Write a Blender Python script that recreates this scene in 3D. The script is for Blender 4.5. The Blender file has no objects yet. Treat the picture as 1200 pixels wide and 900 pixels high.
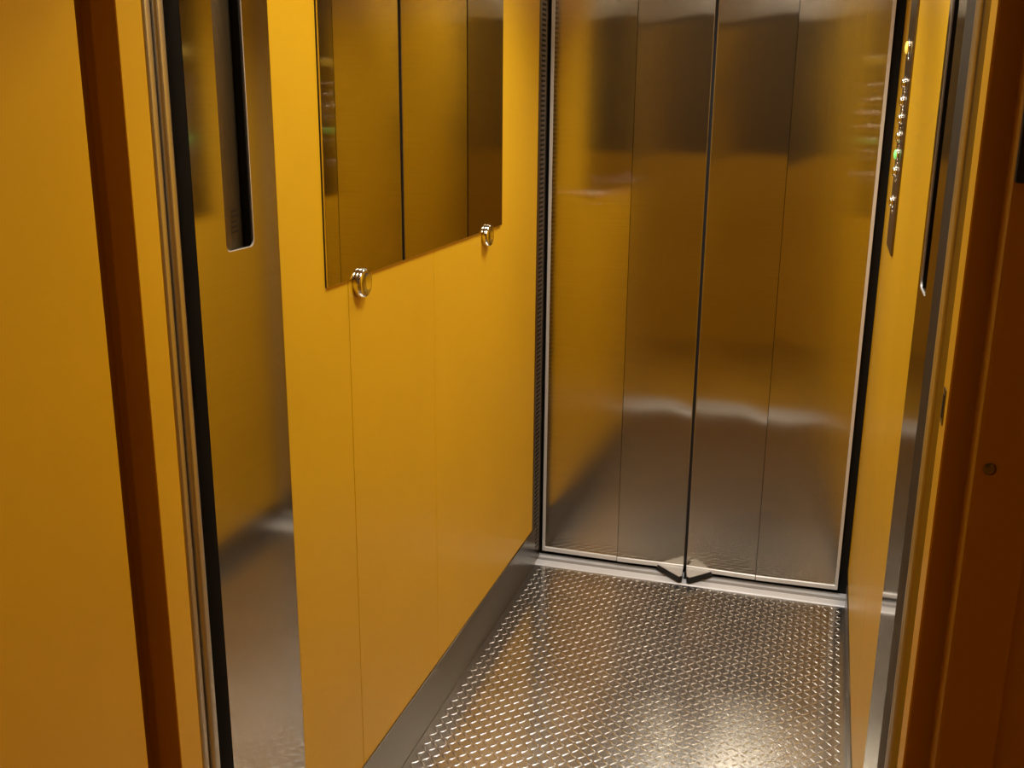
import bpy, bmesh, math, random
from mathutils import Matrix, Vector

# ------------------------------------------------------------------ camera, world, exposure
scene = bpy.context.scene
COL = scene.collection
cam_data = bpy.data.cameras.new('camera')
cam_data.sensor_fit = 'HORIZONTAL'
cam_data.sensor_width = 36.0
cam_data.lens = 36.366
cam_data.clip_start = 0.02
cam = bpy.data.objects.new('camera', cam_data)
COL.objects.link(cam)
CAM_H = 1.64
R = ((0.95669364, -0.08501257, 0.27840642),
     (0.29096582, 0.25059621, -0.92333116),
     (0.00872717, 0.9643518, 0.26447956))
cam.matrix_world = Matrix(((*R[0], 0.0), (*R[1], 0.0), (*R[2], CAM_H), (0, 0, 0, 1)))
scene.camera = cam

world = bpy.data.worlds.new('dim_stairwell')
scene.world = world
world.use_nodes = True
bg = world.node_tree.nodes['Background']
bg.inputs['Color'].default_value = (1.0, 0.72, 0.45, 1)
bg.inputs['Strength'].default_value = 0.012

vs = scene.view_settings
vs.view_transform = 'Standard'
vs.look = 'None'
vs.gamma = 1.0
vs.use_curve_mapping = False
vs.exposure = 0.0
LAMP_W_NEAR, LAMP_W_FAR = 9.6, 7.8
FILL_W_LANDING = 6.8  # power of the added fill light on the landing
SPREAD_NEAR, SPREAD_FAR = 150.0, 108.0

# ------------------------------------------------------------------ dimensions (metres)
XL, XR = -0.922, 0.170            # cab walls
YB = 3.44                         # face of the rear door
YW = 1.628                        # near edge of the cab wall panels
YP0 = 1.376                       # near edge of the steel posts
XRP = 0.1365                       # face of the right post
ZC = 2.36                         # cab ceiling
ZD = 2.04                         # door height
JL, JR = -0.870, 0.142            # landing frame opening
YJ0, YJ1 = 1.16, 1.212            # landing frame depth
LANDING_BACK = -0.62


# ------------------------------------------------------------------ materials
def new_mat(name):
    m = bpy.data.materials.new(name)
    m.use_nodes = True
    nt = m.node_tree
    return m, nt, nt.nodes['Principled BSDF']


def coords(nt, scale):
    tc = nt.nodes.new('ShaderNodeTexCoord')
    mp = nt.nodes.new('ShaderNodeMapping')
    mp.inputs['Scale'].default_value = scale
    nt.links.new(tc.outputs['Object'], mp.inputs['Vector'])
    return mp.outputs['Vector']


def noise(nt, vec, scale, detail=4.0):
    n = nt.nodes.new('ShaderNodeTexNoise')
    n.inputs['Scale'].default_value = scale
    n.inputs['Detail'].default_value = detail
    nt.links.new(vec, n.inputs['Vector'])
    return n.outputs['Fac']


def ramp(nt, fac, c0, c1, p0=0.3, p1=0.7):
    r = nt.nodes.new('ShaderNodeValToRGB')
    r.color_ramp.elements[0].position = p0
    r.color_ramp.elements[1].position = p1
    r.color_ramp.elements[0].color = (*c0, 1)
    r.color_ramp.elements[1].color = (*c1, 1)
    nt.links.new(fac, r.inputs['Fac'])
    return r.outputs['Color']


def bump(nt, h, strength, dist, normal=None):
    b = nt.nodes.new('ShaderNodeBump')
    b.inputs['Strength'].default_value = strength
    b.inputs['Distance'].default_value = dist
    nt.links.new(h, b.inputs['Height'])
    if normal:
        nt.links.new(normal, b.inputs['Normal'])
    return b.outputs['Normal']


def paint(name, c, rough, spec=0.5, var=0.06, fine=0.02):
    m, nt, p = new_mat(name)
    v = coords(nt, (1, 1, 1))
    lo = tuple(x * (1 - var) for x in c)
    hi = tuple(min(1, x * (1 + var)) for x in c)
    nt.links.new(ramp(nt, noise(nt, v, 3.0), lo, hi), p.inputs['Base Color'])
    p.inputs['Roughness'].default_value = rough
    p.inputs['Specular IOR Level'].default_value = spec
    nt.links.new(bump(nt, noise(nt, v, 700.0, 2.0), fine, 0.001), p.inputs['Normal'])
    return m


def metal(name, c, rough, brush=None, bstr=0.05, wave=0.0, aniso=0.0, axis=None, var=0.04, grain=0.0):
    m, nt, p = new_mat(name)
    p.inputs['Metallic'].default_value = 1.0
    v = coords(nt, brush or (1, 1, 1))
    lo = tuple(x * (1 - var) for x in c)
    hi = tuple(min(1, x * (1 + var)) for x in c)
    fac = noise(nt, v, 1.0 if brush else 6.0, 3.0)
    nt.links.new(ramp(nt, fac, lo, hi), p.inputs['Base Color'])
    p.inputs['Roughness'].default_value = rough
    nrm = None
    if wave:
        v2 = coords(nt, (1, 1, 1))
        nrm = bump(nt, noise(nt, v2, 4.5, 0.0), 1.0, wave)
    if brush and bstr:
        nrm = bump(nt, fac, bstr, 0.001, nrm)
    if grain:
        nrm = bump(nt, noise(nt, coords(nt, (900, 3, 1.2)), 1.0, 1.0), grain, 0.001, nrm)
    if nrm:
        nt.links.new(nrm, p.inputs['Normal'])
    if aniso:
        p.inputs['Anisotropic'].default_value = aniso
        t = nt.nodes.new('ShaderNodeCombineXYZ')
        t.inputs[0].default_value, t.inputs[1].default_value, t.inputs[2].default_value = axis
        vt = nt.nodes.new('ShaderNodeVectorTransform')
        vt.vector_type = 'VECTOR'
        vt.convert_from, vt.convert_to = 'OBJECT', 'WORLD'
        nt.links.new(t.outputs[0], vt.inputs[0])
        nt.links.new(vt.outputs[0], p.inputs['Tangent'])
    return m


def glow(name, c, strength):
    m, nt, p = new_mat(name)
    p.inputs['Base Color'].default_value = (*c, 1)
    p.inputs['Emission Color'].default_value = (*c, 1)
    p.inputs['Emission Strength'].default_value = strength
    return m


ORANGE_C = (0.72, 0.41, 0.013)
M_CAB = paint('orange_coated_panel', ORANGE_C, 0.33, 0.15, 0.03)
M_FRAME_SHADED = paint('orange_frame_shaded', (0.45, 0.215, 0.010), 0.42, 0.25, 0.04)  # landing-side shade put into the colour as a darker orange
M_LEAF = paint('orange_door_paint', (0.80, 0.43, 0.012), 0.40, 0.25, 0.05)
M_DADO = paint('ochre_dado_paint', (0.80, 0.46, 0.025), 0.6)
M_UPPER = paint('taupe_wall_paint', (0.12, 0.085, 0.055), 0.7)
M_LFLOOR = paint('ochre_linoleum', (0.50, 0.28, 0.03), 0.6, 0.2)
M_CEIL = paint('pale_ceiling_sheet', (0.55, 0.52, 0.48), 0.5)
M_BLACK = paint('black_gap', (0.006, 0.005, 0.004), 0.6, 0.2)
M_RUBBER = paint('black_rubber', (0.012, 0.010, 0.009), 0.55, 0.3)
M_SEAM = paint('dark_joint', (0.05, 0.022, 0.004), 0.8, 0.2)
M_DOOR = metal('brushed_door_steel', (0.62, 0.58, 0.49), 0.11, (3, 3, 420), 0.004, 0.0022, 1.0, (1, 0, 0), 0.06, 0.06)
M_POST = metal('brushed_post_steel', (0.57, 0.535, 0.47), 0.09, (3, 3, 420), 0.012, 0.0, 0.3, (0, 1, 0))
M_STEEL = metal('satin_steel', (0.58, 0.55, 0.51), 0.24)
M_LEAFSTEEL = metal('satin_leaf_steel', (0.62, 0.58, 0.50), 0.34)
M_KICK = metal('brushed_kick_steel', (0.22, 0.195, 0.165), 0.30, (3, 3, 420), 0.08, 0.0, 0.4, (0, 1, 0))
M_BRIGHT = metal('bright_steel_edge', (0.84, 0.83, 0.80), 0.38)
M_BRIGHT.node_tree.nodes['Principled BSDF'].inputs['Metallic'].default_value = 0.5
M_ALU = metal('extruded_aluminium', (0.86, 0.87, 0.89), 0.36)
M_ALU.node_tree.nodes['Principled BSDF'].inputs['Metallic'].default_value = 0.25


def worn_steel(name, c, sharp, dull, mix):
    """polished metal worn dull: a sharp and a blurred metallic lobe mixed"""
    m, nt, p = new_mat(name)
    v = coords(nt, (1, 1, 1))
    col = ramp(nt, noise(nt, v, 7.0, 5.0), tuple(x * .93 for x in c), tuple(x * 1.07 for x in c))
    nt.links.new(col, p.inputs['Base Color'])
    p.inputs['Metallic'].default_value = 1.0
    p.inputs['Roughness'].default_value = sharp
    q = nt.nodes.new('ShaderNodeBsdfPrincipled')
    nt.links.new(col, q.inputs['Base Color'])
    q.inputs['Metallic'].default_value = 0.55
    q.inputs['Roughness'].default_value = dull
    mx = nt.nodes.new('ShaderNodeMixShader')
    mx.inputs[0].default_value = mix
    nt.links.new(p.outputs[0], mx.inputs[1])
    nt.links.new(q.outputs[0], mx.inputs[2])
    nt.links.new(mx.outputs[0], nt.nodes['Material Output'].inputs['Surface'])
    return m


M_FLOOR = worn_steel('tread_plate_steel', (0.58, 0.575, 0.56), 0.18, 0.45, 0.09)
M_LUG = worn_steel('tread_lug_steel', (0.59, 0.58, 0.56), 0.24, 0.5, 0.08)
M_MIRROR = metal('tinted_mirror', (0.68, 0.62, 0.46), 0.012, var=0.0)
M_CHROME = metal('polished_chrome', (0.82, 0.78, 0.72), 0.06, var=0.0)
M_BRONZE = metal('dark_bronze_steel', (0.20, 0.155, 0.10), 0.30)
M_LABEL = paint('grey_label', (0.10, 0.09, 0.06), 0.5)
M_INK = paint('dark_print', (0.02, 0.012, 0.008), 0.5)
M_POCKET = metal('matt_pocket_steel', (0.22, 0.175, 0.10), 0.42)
M_GREEN = glow('green_lit_button', (0.25, 1.0, 0.25), 0.55)
M_YELLOW = glow('yellow_lit_button', (1.0, 0.70, 0.12), 0.7)
M_LAMP = glow('lamp_diffuser', (1.0, 0.94, 0.86), 3.0)


# ------------------------------------------------------------------ helpers
def link(name, me, mat, parent=None):
    o = bpy.data.objects.new(name, me)
    COL.objects.link(o)
    if mat and not me.materials:
        me.materials.append(mat)
    if parent:
        o.parent = parent
    return o


def finish(name, bm, mat, parent=None, smooth=False, loc=None):
    bmesh.ops.recalc_face_normals(bm, faces=bm.faces)
    me = bpy.data.meshes.new(name)
    bm.to_mesh(me)
    bm.free()
    if smooth:
        me.polygons.foreach_set('use_smooth', [True] * len(me.polygons))
    o = link(name, me, mat, parent)
    if loc:
        o.location = loc
    return o


def add_box(bm, x0, x1, y0, y1, z0, z1, bev=0.0, seg=2):
    r = bmesh.ops.create_cube(bm, size=1.0)
    for v in r['verts']:
        v.co = ((x0 + x1) / 2 + v.co.x * (x1 - x0), (y0 + y1) / 2 + v.co.y * (y1 - y0), (z0 + z1) / 2 + v.co.z * (z1 - z0))
    if bev:
        es = list({e for v in r['verts'] for e in v.link_edges})
        bmesh.ops.bevel(bm, geom=es, offset=bev, segments=seg, profile=0.5, affect='EDGES')


def box(name, mat, parent, x0, x1, y0, y1, z0, z1, bev=0.0, seg=2):
    bm = bmesh.new()
    add_box(bm, x0, x1, y0, y1, z0, z1, bev, seg)
    return finish(name, bm, mat, parent)


def add_prism(bm, pts, axis, a0, a1):
    """extrude a 2-D outline along an axis: axis 'z' -> pts are (x,y); 'x' -> (y,z); 'y' -> (x,z)"""
    def P(p, a):
        return {'z': (p[0], p[1], a), 'x': (a, p[0], p[1]), 'y': (p[0], a, p[1])}[axis]
    lo = [bm.verts.new(P(p, a0)) for p in pts]
    hi = [bm.verts.new(P(p, a1)) for p in pts]
    n = len(pts)
    for i in range(n):
        bm.faces.new((lo[i], lo[(i + 1) % n], hi[(i + 1) % n], hi[i]))
    bm.faces.new(lo)
    bm.faces.new(hi)


def prism(name, mat, parent, pts, axis, a0, a1):
    bm = bmesh.new()
    add_prism(bm, pts, axis, a0, a1)
    return finish(name, bm, mat, parent)


def add_lathe(bm, profile, centre, axis, n=40):
    """profile: (radius, height) pairs; revolved about a world axis through centre"""
    rings = []
    cx, cy, cz = centre
    for r, h in profile:
        ring = []
        for k in range(n):
            a = 2 * math.pi * k / n
            u, w = r * math.cos(a), r * math.sin(a)
            p = {'x': (h, u, w), 'y': (u, h, w), 'z': (u, w, h)}[axis]
            ring.append(bm.verts.new((cx + p[0], cy + p[1], cz + p[2])))
        rings.append(ring)
    for a, b in zip(rings, rings[1:]):
        for k in range(n):
            bm.faces.new((a[k], a[(k + 1) % n], b[(k + 1) % n], b[k]))
    bm.faces.new(rings[0])
    bm.faces.new(rings[-1])


def empty(name, loc=(0, 0, 0)):
    o = bpy.data.objects.new(name, None)
    COL.objects.link(o)
    o.empty_display_size = 0.05
    o.location = loc
    return o


def adopt(child, parent):
    """parent without moving the child (all empties are unrotated)"""
    child.parent = parent
    child.matrix_parent_inverse = Matrix.Translation(-Vector(parent.location))
    return child


def tag(o, label=None, cat=None, group=None, kind=None):
    if label:
        o['label'] = label
    if cat:
        o['category'] = cat
    if group:
        o['group'] = group
    if kind:
        o['kind'] = kind
    return o


# ================================================================== SETTING: landing outside the cab
tag(box('landing_floor', M_LFLOOR, None, -1.5, 0.55, LANDING_BACK - 0.1, 1.2445, -0.10, -0.002),
    'ochre linoleum floor of the landing in front of the lift', 'floor', kind='structure')
wf = empty('wall_front', (0, LANDING_BACK, 0))
tag(wf, 'two-tone landing wall opposite the lift, ochre below and taupe above', 'wall', kind='structure')
adopt(box('lower_wall', M_DADO, None, -1.5, 0.55, LANDING_BACK - 0.10, LANDING_BACK, 0, 1.26), wf)
adopt(box('upper_wall', M_UPPER, None, -1.5, 0.55, LANDING_BACK - 0.10, LANDING_BACK, 1.26, 2.7), wf)
tag(box('ceiling_landing', M_UPPER, None, -1.5, 0.55, LANDING_BACK - 0.1, 1.3, 2.7, 2.78),
    'dark ceiling above the landing', 'ceiling', kind='structure')
w_ = empty('wall_landing_left', (-1.45, 0.2, 0))
tag(w_, 'two-tone side wall of the landing, left of the lift doorway', 'wall', kind='structure')
adopt(box('lower_wall', M_DADO, None, -1.50, -1.40, LANDING_BACK, 1.125, 0, 1.26), w_)
adopt(box('upper_wall', M_UPPER, None, -1.50, -1.40, LANDING_BACK, 1.125, 1.26, 2.7), w_)
tag(box('wall_landing_right', M_DADO, None, 0.45, 0.55, LANDING_BACK, 1.125, 0, 2.7),
    'ochre side wall of the landing, right of the lift doorway', 'wall', kind='structure')
# shaft front wall around the landing frame
sw = empty('wall_shaft', (0, 1.12, 0))
tag(sw, 'orange landing wall around the lift doorway, shade put into its colour', 'wall', kind='structure')
adopt(box('wall_panel', M_FRAME_SHADED, None, 0.228, 0.45, 1.125, 1.22, 0, 2.7, 0.001), sw)
adopt(box('wall_panel', M_FRAME_SHADED, None, -1.40, -0.985, 1.125, 1.22, 0, 2.7, 0.001), sw)
adopt(box('wall_panel', M_FRAME_SHADED, None, -0.985, 0.228, 1.125, 1.22, 2.14, 2.7, 0.001), sw)

# landing door frame: jamb + stop face + rebate on each side, head above
lf = empty('landing_door_frame', (JL, YJ0, 0))
tag(lf, 'orange painted steel frame of the landing door with a rebate around the opening', 'door frame')


def jamb(side):
    # outline in plan (x measured outwards from the opening edge)
    s, x0 = (-1, JL) if side == 'left' else (1, JR)
    w = 0.036 if side == 'left' else 0.0245
    rb = 0.060 if side == 'left' else 0.0265
    groove = [(w, YJ0), (w + .001, YJ0 + .014), (rb, YJ0 + .014)] if side == 'left' else [(rb, YJ0)]
    pts = [(0, YJ1), (0, YJ0 + .002), (.002, YJ0)] + groove + [(rb, 1.125), (rb + .0015, 1.1215), (rb + .005, 1.120), (rb + .06, 1.120), (rb + .06, YJ1)]
    return adopt(prism('jamb', M_FRAME_SHADED, None, [(x0 + s * a, b) for a, b in pts], 'z', 0, 2.08), lf)


jamb('left')
jr = jamb('right')
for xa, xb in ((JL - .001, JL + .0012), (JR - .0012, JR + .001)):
    rl = adopt(box('lit_reveal', M_LEAF, None, xa, xb, YJ0 + .001, YJ1 + .0005, 0, 2.08, 0.0004, 1), lf)  # thin facing in lighter orange: light on the reveal put into the colour
    rl['label'] = 'inner face of the jamb, its light put into a brighter orange'
adopt(box('frame_head', M_FRAME_SHADED, None, JL - 0.12, JR + 0.10, 1.12, YJ1, 2.08, 2.14, 0.002), lf)
# lock keeper in the right jamb
kp = adopt(box('strike_plate', M_BRONZE, None, JR - 0.0022, JR + 0.001, 1.182, 1.203, 1.297, 1.337, 0.0005, 1), lf)
tag(kp, 'dark lock strike slot')
adopt(box('strike_hole', M_BLACK, None, JR - 0.0026, JR + 0.001, 1.186, 1.199, 1.304, 1.330), lf)
# screw on the frame's outer face
bm = bmesh.new()
add_lathe(bm, [(0.0065, 0.0), (0.0065, -0.001), (0.005, -0.002), (0.0015, -0.0025)], (0.184, 1.120, 1.273), 'y', 20)
adopt(finish('screw', bm, M_BRONZE, None, True), lf)

# landing door leaf, swung open towards the viewer
d1 = empty('door_1', (-0.91, 1.11, 0))
tag(d1, 'orange landing door leaf swung open on the left', 'door', kind='structure')
adopt(box('leaf', M_LEAF, None, -0.93, -0.890, 0.22, 1.113, 0.008, 2.06, 0.003, 3), d1)
for z in (0.28, 1.80):
    bm = bmesh.new()
    add_lathe(bm, [(0.007, 0), (0.007, 0.09)], (-0.925, 1.117, z), 'z', 16)
    adopt(finish('hinge', bm, M_BRONZE, None, True), d1)

# black indicator plate on the right
ip = empty('indicator_plate', (0.25, 1.118, 1.50))
tag(ip, 'black rectangular plate on the dark wall at the right edge', 'plate')
adopt(box('plate', M_RUBBER, None, 0.1695, 0.29, 1.110, 1.1195, 1.567, 1.80, 0.003), ip)
adopt(box('display', M_BLACK, None, 0.215, 0.275, 1.106, 1.110, 1.70, 1.77, 0.001), ip)

# ================================================================== cab sill, folded near doors
def sill(name, y0, y1, label, lip_dir):
    t = empty(name, ((XL + XR) / 2, (y0 + y1) / 2, 0))
    tag(t, label, 'sill')
    g = (y1 - y0)
    # profile in (y, z): two lands with a groove between, rounded lips
    pts = [(y0, -0.03), (y0, -0.001), (y0 + .003, 0.003), (y0 + g * .42, 0.004), (y0 + g * .425, -0.010),
           (y0 + g * .61, -0.010), (y0 + g * .615, 0.005), (y1 - .003, 0.005), (y1, 0.002), (y1, -0.03)]
    adopt(prism('sill_rail', M_ALU, None, pts, 'x', XL - 0.01, XR + 0.01), t)
    adopt(box('groove_shade', M_KICK, None, XL, XR, y0 + g * .43, y0 + g * .605, -0.0098, -0.0035), t)  # dark strip that paints in the shade of the groove
    return t


sill('door_sill', 1.245, 1.372, 'aluminium sill rail in the near doorway, below the picture', 1)
sill('door_sill', 3.360, 3.456, 'bright grooved aluminium sill rail below the closed steel door', 1)


def folded(name, side, label):
    s = 1 if side == 'left' else -1
    xn = -0.892 if side == 'left' else 0.1345          # nose of the leaves
    t = empty(name, (xn, 1.29, 0))
    tag(t, label, 'door', kind='structure')
    leaves = [(1.256, 1.2745, 0.005 if side == 'left' else 0.0), (1.278, 1.297, 0.0)]
    for k, (ya, yb, back) in enumerate(leaves):
        x, rc = xn - s * back, 0.006
        pts = []
        for cy, a0 in ((ya + rc, -90), (yb - rc, 0)):     # nose with rounded corners
            for i in range(6):
                a = math.radians(a0 + 18 * i)
                pts.append((x + s * (-rc + rc * math.cos(a)), cy + rc * math.sin(a)))
        pts += [(x - s * 0.10, yb), (x - s * 0.10, ya)]
        o = prism('door_leaf', M_LEAFSTEEL, None, pts, 'z', 0.02, ZD)
        o.data.polygons.foreach_set('use_smooth', [True] * len(o.data.polygons))
        o.data.set_sharp_from_angle(angle=math.radians(40))
        adopt(o, t)
        for q in (0.0,):
            bx = box('leaf_shoe', M_RUBBER, None, x - s * 0.09, x - s * 0.02, ya + .004, yb - .004, 0.002, 0.02)
            adopt(bx, t)
    return t


folded('door_3', 'left', 'folded steel door leaves with rounded edges stacked beside the left post')
folded('door_4', 'right', 'folded steel door leaves with rounded edges stacked beside the right post')
# black boxes that paint in the shade behind the folded leaves
tag(box('trim_1', M_BLACK, None, -1.02, -0.955, 1.214, 1.372, 0, ZC), 'shade behind the folded leaves on the left, put in as black', 'trim', kind='structure')
tag(box('trim_2', M_BLACK, None, 0.185, 0.25, 1.214, 1.402, 0, ZC), 'shade behind the folded leaves on the right, put in as black', 'trim', kind='structure')


# ================================================================== steel posts with pocket
def post(side, label):
    s = 1 if side == 'left' else -1
    xf = XL if side == 'left' else XRP
    y0, y1 = (YP0, YW - 0.001) if side == 'left' else (1.405, YW)
    sa, sb, z0, z1 = 1.459, 1.543, 1.400, 1.985
    if side == 'right':
        sa, sb = 1.500, 1.585
        z0 = 1.386
    t = empty('door_post', (xf - s * 0.02, (y0 + y1) / 2, 0))
    tag(t, label, 'post')
    # face plate with a rounded slot cut through it
    bm = bmesh.new()
    outer = [(y0, 0.0), (y1, 0.0), (y1, ZC), (y0, ZC)]
    rc = 0.012
    hole = []
    for cy, cz, a0 in ((sa + rc, z0 + rc, 180), (sb - rc, z0 + rc, 270), (sb - rc, z1 - rc, 0), (sa + rc, z1 - rc, 90)):
        for i in range(7):
            a = math.radians(a0 + 15 * i)
            hole.append((cy + rc * math.cos(a), cz + rc * math.sin(a)))
    edges = []
    for loop in (outer, hole):
        vs_ = [bm.verts.new((xf, *p)) for p in loop]
        edges += [bm.edges.new((vs_[i], vs_[(i + 1) % len(vs_)])) for i in range(len(vs_))]
    bmesh.ops.triangle_fill(bm, use_beauty=True, edges=edges, normal=(s, 0, 0))
    bmesh.ops.dissolve_limit(bm, angle_limit=0.01, verts=bm.verts, edges=bm.edges)
    r = bmesh.ops.extrude_face_region(bm, geom=list(bm.faces))
    for v in [g for g in r['geom'] if isinstance(g, bmesh.types.BMVert)]:
        v.co.x -= s * 0.0018
    adopt(finish('face_plate', bm, M_POST, None), t)
    # thin bright rim round the slot
    bm = bmesh.new()
    n = len(hole)
    cyc, czc = (sa + sb) / 2, (z0 + z1) / 2
    rows = []
    for off, dx in ((0.0012, 0.0), (0.0012, 0.0006), (-0.0003, 0.0006), (-0.0003, -0.002)):
        ring = []
        for (y, z) in hole:
            dy = (1 if y > cyc else -1) * off
            dz = (1 if z > czc else -1) * off
            ring.append(bm.verts.new((xf + s * dx, y + dy, z + dz)))
        rows.append(ring)
    for a, b in zip(rows, rows[1:]):
        for i in range(n):
            if hole[i][0] < sa + .006 and hole[(i + 1) % n][0] < sa + .006:
                continue                      # the near edge rolls in without a rim
            bm.faces.new((a[i], a[(i + 1) % n], b[(i + 1) % n], b[i]))
    adopt(finish('slot_rim', bm, M_BRIGHT, None), t)
    # pocket: near side ramps in smoothly, far side is a straight wall
    bm = bmesh.new()
    rows = []
    N = 14
    for i in range(N + 1):
        u = i / N
        y = sa - 0.002 + u * (sb - sa + 0.002)
        d = 0.0022 + 0.015 * (u * u * (3 - 2 * u))
        rows.append([bm.verts.new((xf - s * d, y, z)) for z in (z0 - 0.002, z1 + 0.002)])
    rows.append([bm.verts.new((xf - s * 0.002, sb + 0.0015, z)) for z in (z0 - 0.002, z1 + 0.002)])
    for a, b in zip(rows, rows[1:]):
        bm.faces.new((a[0], a[1], b[1], b[0]))
    for e in (0, 1):
        ring = [r_[e] for r_ in rows]
        bm.faces.new(ring)
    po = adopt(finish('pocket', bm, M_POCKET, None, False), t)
    box('pocket_shade', M_BLACK, po, xf - s * 0.0021, xf - s * 0.0172, sb - 0.004, sb + 0.001, z0, z1)  # far wall of the pocket blackened, its shade put into the colour
    # returns of the folded sheet
    adopt(box('near_return', M_STEEL, None, min(xf - s * .0019, xf - s * .032), max(xf - s * .0019, xf - s * .032), y0, y0 + .002, 0, ZC), t)
    if side == 'right':
        adopt(box('far_return', M_STEEL, None, xf + .0019, XR - .0005, y1 - .002, y1, 0, ZC), t)
    # small printed label low in the pocket
    if side == 'left':
        def ramp_x(u):
            return xf - s * (0.0022 + 0.015 * (u * u * (3 - 2 * u)))
        u0, u1 = 0.30, 0.72
        ya, yb = sa - .002 + u0 * (sb - sa + .002), sa - .002 + u1 * (sb - sa + .002)
        for k in range(5):
            zz = z0 + 0.026 + k * 0.0085
            bm = bmesh.new()
            c = [(ramp_x(u0 + .04) + s * .0012, ya + .005, zz), (ramp_x(u1 - .06 * (k % 3)) + s * .0012, yb - .004 * (k % 3), zz),
                 (ramp_x(u1 - .06 * (k % 3)) + s * .0012, yb - .004 * (k % 3), zz + .0032), (ramp_x(u0 + .04) + s * .0012, ya + .005, zz + .0032)]
            bm.faces.new([bm.verts.new(q) for q in c])
            adopt(finish('label_line', bm, M_INK, None), t)
    return t


post('left', 'brushed steel post with a tall rounded slot on the left')
post('right', 'brushed steel post with a slot on the right, mirroring the tread floor')

# ================================================================== CAB SHELL
tag(box('ceiling', M_CEIL, None, XL - 0.03, XR + 0.08, 1.214, 3.62, ZC, ZC + 0.04), 'pale lift ceiling above the picture', 'ceiling', kind='structure')
# near header above the doorway
tag(box('trim_3', M_STEEL, None, XL - 0.03, XR + 0.03, 1.225, 1.372, ZD + 0.01, ZC), 'steel header above the near doorway', 'trim', kind='structure')

wl = empty('wall_left', (XL, 2.4, 0))
tag(wl, 'orange coated left wall of the lift cab in vertical panels', 'wall', kind='structure')
adopt(box('backing', M_SEAM, None, XL - 0.03, XL - 0.014, YW + .002, 3.43, 0, ZC), wl)
for a, b in ((YW, 1.8955), (1.8975, 2.3785), (2.3795, 3.325)):
    adopt(box('wall_panel', M_CAB, None, XL - 0.0135, XL, a, b, 0.148, ZC, 0.0012, 2), wl)

wr = empty('wall_right', (XR, 2.5, 0))
tag(wr, 'narrow view of the orange right wall of the lift cab', 'wall', kind='structure')
adopt(box('backing', M_SEAM, None, XR + 0.014, XR + 0.03, YW + .002, 3.60, 0, ZC), wr)
for a, b in ((YW + .001, 2.460), (2.462, 3.60)):
    adopt(box('wall_panel', M_CAB, None, XR, XR + 0.0135, a, b, 0.083, ZC, 0.0012, 2), wr)

# kickplates
tag(box('baseboard_left', M_KICK, None, XL - 0.014, XL + 0.0035, YW, 3.359, 0.0005, 0.147, 0.0012),
    'brushed steel kickplate along the foot of the left wall', 'kickplate', kind='structure')
tag(box('baseboard_right', M_KICK, None, XR - 0.0035, XR + 0.012, YW + .001, 3.359, 0.0005, 0.082, 0.0012),
    'steel kickplate along the foot of the right wall', 'kickplate', kind='structure')

# ------------------------------------------------------------------ tread plate floor
fl = empty('floor', ((XL + XR) / 2, 2.37, 0))
tag(fl, 'steel tread plate floor of the lift with raised lozenges', 'floor', kind='structure')
adopt(box('plate', M_FLOOR, None, XL - 0.01, XR + 0.01, 1.373, 3.359, -0.006, 0.0), fl)
P = 0.0212                        # grid pitch of the lozenges
LL, LW, LH = 0.0124, 0.0039, 0.0010


def lug_geometry():
    """low lens-shaped ridge, pointed at both ends"""
    vs_, fs = [], []
    st = (-1.0, -0.62, 0.0, 0.62, 1.0)
    rows = []
    for t in st:
        w = LW * (1 - t * t) ** 0.8
        h = LH * (1 - t * t) ** 0.6
        if abs(t) == 1.0:
            vs_.append((t * LL, 0, 0))
            rows.append([len(vs_) - 1])
        else:
            i = len(vs_)
            vs_ += [(t * LL, -w, 0), (t * LL, -w * .5, h * .85), (t * LL, 0, h), (t * LL, w * .5, h * .85), (t * LL, w, 0)]
            rows.append(list(range(i, i + 5)))
    for a, b in zip(rows, rows[1:]):
        if len(a) == 1:
            fs += [(a[0], b[k + 1], b[k]) for k in range(4)]
        elif len(b) == 1:
            fs += [(a[k], a[k + 1], b[0]) for k in range(4)]
        else:
            fs += [(a[k], a[k + 1], b[k + 1], b[k]) for k in range(4)]
    return vs_, fs


LV, LF = lug_geometry()
lug_me = bpy.data.meshes.new('raised_lozenge')
lug_me.from_pydata(LV, [], LF)
lug_me.polygons.foreach_set('use_smooth', [True] * len(lug_me.polygons))
lug_me.materials.append(M_LUG)

Rm = Matrix(R)
Rt = Rm.transposed()


def in_view(x, y):
    c = Rt @ Vector((x, y, -CAM_H))
    if c.z >= 0:
        return False
    u, v = 600 + 1212.2 * c.x / -c.z, 450 - 1212.2 * c.y / -c.z
    return 0 < u < 1000 and 0 < v < 898


spots = []
nx = int((XR - XL - 0.02) / P)
ny = int((3.354 - 1.378) / P)
x_start = (XL + XR) / 2 - (nx - 1) * P / 2
for j in range(ny):
    for i in range(nx):
        spots.append((x_start + i * P, 3.345 - j * P, (i + j) % 2))
spots.sort(key=lambda q: (not in_view(q[0], q[1]), (q[0] ** 2 + q[1] ** 2)))
ANG = math.radians(45)
for x, y, k in spots[:300]:
    o = bpy.data.objects.new('raised_lozenge', lug_me)
    COL.objects.link(o)
    o.location = (x, y, 0)
    o.rotation_euler = (0, 0, ANG if k else -ANG)
    adopt(o, fl)
V_, F_ = [], []
for x, y, k in spots[300:]:
    a = ANG if k else -ANG
    ca, sa_ = math.cos(a), math.sin(a)
    b = len(V_)
    V_ += [(x + ca * p[0] - sa_ * p[1], y + sa_ * p[0] + ca * p[1], p[2]) for p in LV]
    F_ += [tuple(b + q for q in f) for f in LF]
me = bpy.data.meshes.new('raised_lozenges')
me.from_pydata(V_, [], F_)
me.polygons.foreach_set('use_smooth', [True] * len(me.polygons))
rest = adopt(link('raised_lozenges', me, M_LUG), fl)
rest['kind'] = 'stuff'

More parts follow.
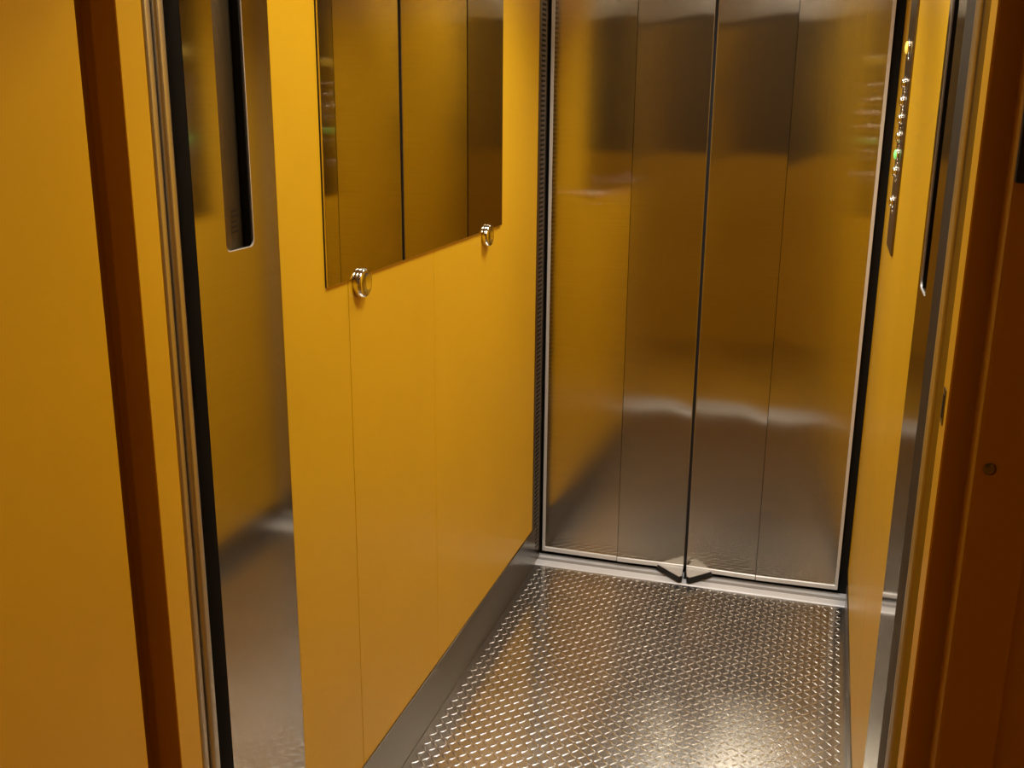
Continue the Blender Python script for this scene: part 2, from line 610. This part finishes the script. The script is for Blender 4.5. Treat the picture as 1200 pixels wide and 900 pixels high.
# ------------------------------------------------------------------ ventilated corner strip, left of the rear door
cc = empty('corner_strip', (XL, 3.38, 0))
tag(cc, 'narrow slotted steel strip in the corner between left wall and steel door', 'trim strip')
adopt(box('strip', M_BRONZE, None, XL - 0.012, XL + 0.001, 3.327, 3.4330, 0.0055, ZC, 0.0008), cc)
bm = bmesh.new()
z = 0.06
while z < ZC - 0.03:
    add_box(bm, XL + 0.0005, XL + 0.0016, 3.352, 3.398, z, z + 0.0072)
    z += 0.0156
vsl = adopt(finish('vent_slots', bm, M_BLACK, None), cc)
vsl['kind'] = 'stuff'
tag(box('trim_4', M_BLACK, None, XL - 0.02, -0.9160, 3.4575, 3.50, 0.0, ZC), 'black gap at the left edge of the steel door', 'trim', kind='structure')
tag(box('trim_5', M_BLACK, None, 0.1450, XR - 0.001, 3.4575, 3.50, 0.0, ZC), 'black gap at the right edge of the steel door', 'trim', kind='structure')
tag(box('wall_back', M_BLACK, None, XL - 0.02, XR - 0.001, 3.505, 3.54, -0.02, ZC), 'dark shaft wall behind the steel door', 'wall', kind='structure')
tag(box('trim_6', M_STEEL, None, XL, XR, 3.455, 3.50, ZD + 0.015, ZC), 'steel header above the closed rear door', 'trim', kind='structure')

# ------------------------------------------------------------------ rear folding door: four leaves
d2 = empty('door_2', (-0.383, YB + 0.01, 0))
tag(d2, 'closed brushed steel folding door of four tall leaves at the far end', 'door', kind='structure')
ZB = 0.030


FOLD = math.radians(1.7)           # the pairs stand slightly folded, their joints towards the cab


def leaf(x0, x1, pillow, turn, k):
    """thin leaf, its face slightly pillowed so reflections bend; built round its own centre and turned"""
    w = x1 - x0
    bm = bmesh.new()
    nu, nv = 14, 24
    grid = []
    for j in range(nv + 1):
        grid.append([bm.verts.new((-w / 2 + w * i / nu, -pillow * (1 - (2 * i / nu - 1) ** 2), ZB + (ZD - ZB) * j / nv)) for i in range(nu + 1)])
    front = [bm.faces.new((grid[j][i], grid[j][i + 1], grid[j + 1][i + 1], grid[j + 1][i])) for j in range(nv) for i in range(nu)]
    r = bmesh.ops.extrude_face_region(bm, geom=front)
    for v in [g for g in r['geom'] if isinstance(g, bmesh.types.BMVert)]:
        v.co.y = 0.022
    o = finish('door_leaf', bm, M_DOOR, d2)
    o.data.polygons.foreach_set('use_smooth', [True] * len(o.data.polygons))
    o.data.set_sharp_from_angle(angle=math.radians(25))
    o.location = Vector(((x0 + x1) / 2, YB - w / 2 * math.sin(FOLD * abs(turn)), 0)) - Vector((d2.location.x, d2.location.y, 0))
    o.rotation_euler = (0, 0, turn * FOLD)
    prism('bottom_rail', M_BRIGHT, o, [(-.0045, ZB - .006), (-.0045, ZB + .008), (-.0025, ZB + .0105), (.02, ZB + .0105), (.02, ZB - .006)],
          'x', -w / 2 + .0005, w / 2 - .0005)
    a_, b_ = {0: (-w / 2 - .0085, -w / 2 + .0015), 1: (w / 2 - .0022, w / 2), 2: (-w / 2, -w / 2 + .0022), 3: (w / 2 - .0055, w / 2 + .0045)}[k]
    box('edge_trim', M_BRIGHT if k in (0, 3) else M_STEEL, o, a_, b_, -.004 if k in (0, 3) else -.0012, .0225, ZB - .006, ZD, 0.0006)
    return o


for k, (a, b) in enumerate(((-0.9045, -0.6308), (-0.6285, -0.3885), (-0.3785, -0.1365), (-0.1350, 0.1360))):
    leaf(a, b, .0005, (-0.45, 1, -1, 1)[k], k)
adopt(box('centre_seal', M_RUBBER, None, -0.3880, -0.3790, YB + .004, YB + .02, ZB, ZD), d2)


def shoe(s, label=None):
    """flat triangular folding guide at the foot of a middle leaf; s = -1 left, +1 right"""
    xe, xi = (-0.485, -0.389) if s < 0 else (-0.285, -0.378)
    tip = (-0.394, 3.358) if s < 0 else (-0.357, 3.360)
    pts = [(xe, YB - .004), tip, (tip[0] + (0.010 if s < 0 else -0.010), 3.366), (xi, YB - .006)]
    g = adopt(prism('guide_shoe', M_RUBBER, None, pts, 'z', 0.010, 0.0305), d2)
    bm = bmesh.new()
    add_prism(bm, pts, 'z', 0.0306, 0.0345)
    bmesh.ops.bevel(bm, geom=[e for e in bm.edges if e.verts[0].co.z > .034 and e.verts[1].co.z > .034],
                    offset=.001, segments=2, affect='EDGES')
    cap_ = finish('shoe_plate', bm, M_BRIGHT, g)
    cap_['label'] = 'pale steel top plate'
    return g


shoe(-1)
shoe(1)
bm = bmesh.new()
add_lathe(bm, [(0.006, 0.0045), (0.006, 0.030), (0.004, 0.033)], (-0.3755, 3.405, 0), 'z', 20)
adopt(finish('pivot_pin', bm, M_RUBBER, None, True), d2)

# ------------------------------------------------------------------ mirror on the left wall
mi = empty('wall_mirror', (XL, 2.36, 1.286))
tag(mi, 'wide frameless mirror on the orange left wall, reflecting the steel door', 'mirror')
adopt(box('glass', M_MIRROR, None, XL + 0.0015, XL + 0.006, 1.797, 2.922, 1.286, 2.12, 0.0006, 1), mi)
adopt(box('backing_board', M_RUBBER, None, XL + 0.0002, XL + 0.0015, 1.795, 2.9205, 1.2855, 2.1195), mi)
for y, zz in ((1.945, 1.272), (2.778, 1.272)):
    bm = bmesh.new()
    r = 0.031
    prof = [(0.020, 0.0), (r, 0.0015), (r, 0.011), (r * .97, 0.015), (r * .88, 0.0185), (r * .74, 0.0195),
            (r * .60, 0.0175), (r * .48, 0.0145), (r * .30, 0.0135), (r * .05, 0.0132)]
    add_lathe(bm, prof, (XL + 0.0003, y, zz), 'x', 48)
    c = adopt(finish('mirror_clip', bm, M_CHROME, None, True), mi)
    c['label'] = 'polished chrome round clip'

# ------------------------------------------------------------------ control panel on the right wall
cp = empty('control_panel', (XR, 2.97, 1.26))
tag(cp, 'narrow dark steel control panel with a column of round buttons on the right wall', 'control panel')
XF = XR - 0.006
adopt(box('plate', M_BRONZE, None, XF, XR - 0.0002, 2.845, 3.095, 1.258, 2.09, 0.0015), cp)
for k, (zz, mat, lab) in enumerate([(1.779, M_YELLOW, 'yellow lit button'), (1.691, M_CHROME, None), (1.646, M_CHROME, None), (1.602, M_CHROME, None),
                                    (1.557, M_CHROME, None), (1.512, M_GREEN, 'green lit button'), (1.468, M_CHROME, None), (1.389, M_CHROME, None)]):
    r = 0.017 if k else 0.021
    bm = bmesh.new()
    add_lathe(bm, [(r, 0.0), (r, -0.004), (r * .9, -0.0062), (r * .78, -0.0062), (r * .74, -0.004)], (XF + .0004, 2.955, zz), 'x', 32)
    ring = adopt(finish('button', bm, M_CHROME, None, True), cp)
    bm = bmesh.new()
    add_lathe(bm, [(r * .72, -0.002), (r * .72, -0.0095), (r * .5, -0.0118), (r * .1, -0.0128)], (XF + .0004, 2.955, zz), 'x', 32)
    cap = finish('button_cap', bm, mat, None, True)
    cap.parent = ring
    if lab:
        cap['label'] = lab
    bm = bmesh.new()
    add_lathe(bm, [(0.005, 0.0), (0.0045, -0.003), (0.0015, -0.0042)], (XF + .0004, 2.955, zz - .0235 - (0.004 if k in (0, 7) else 0)), 'x', 16)
    adopt(finish('marker_stud', bm, M_CHROME, None, True), cp)

# ------------------------------------------------------------------ ceiling lights
def ceiling_light(x, y, watts, spread, label):
    t = empty('ceiling_light', (x, y, ZC))
    tag(t, label, 'light')
    adopt(box('light_frame', M_BRIGHT, None, x - .30, x + .30, y - .20, y + .20, ZC - .014, ZC - .0005, 0.003), t)
    adopt(box('diffuser', M_LAMP, None, x - .275, x + .275, y - .175, y + .175, ZC - .0165, ZC - .0135, 0.001), t)
    ld = bpy.data.lights.new('lamp', 'AREA')
    ld.shape = 'RECTANGLE'
    ld.size, ld.size_y = 0.40, 0.24
    ld.energy = watts
    ld.spread = math.radians(spread)
    ld.color = (1.0, 0.955, 0.89)
    lo = bpy.data.objects.new('lamp', ld)
    COL.objects.link(lo)
    lo.location = (x, y, ZC - .022)
    adopt(lo, t)


ceiling_light(-0.25, 1.74, LAMP_W_NEAR, SPREAD_NEAR, 'flat ceiling light nearer the entrance, above the picture')
ceiling_light(-0.37, 2.85, LAMP_W_FAR, SPREAD_FAR, 'flat ceiling light nearer the closed door, above the picture')


def landing_fill(watts):
    """added fill light over the lift doorway, no known lamp; brightens the landing"""
    t = empty('landing_fill', (-0.37, 1.12, 2.36))
    tag(t, 'added fill light over the lift doorway, above the picture', 'light')
    adopt(box('fill_housing', M_STEEL, None, -0.70, -0.04, 1.06, 1.1245, 2.29, 2.43, 0.004), t)
    adopt(box('diffuser', M_LAMP, None, -0.68, -0.06, 1.056, 1.061, 2.31, 2.41, 0.001), t)
    ld = bpy.data.lights.new('lamp', 'AREA')
    ld.shape = 'RECTANGLE'
    ld.size, ld.size_y = 0.58, 0.08
    ld.energy = watts
    ld.color = (1.0, 0.92, 0.80)
    lo = bpy.data.objects.new('lamp', ld)
    COL.objects.link(lo)
    lo.location = (-0.37, 1.052, 2.36)
    lo.rotation_euler = (math.radians(-90), 0, 0)
    adopt(lo, t)


landing_fill(FILL_W_LANDING)
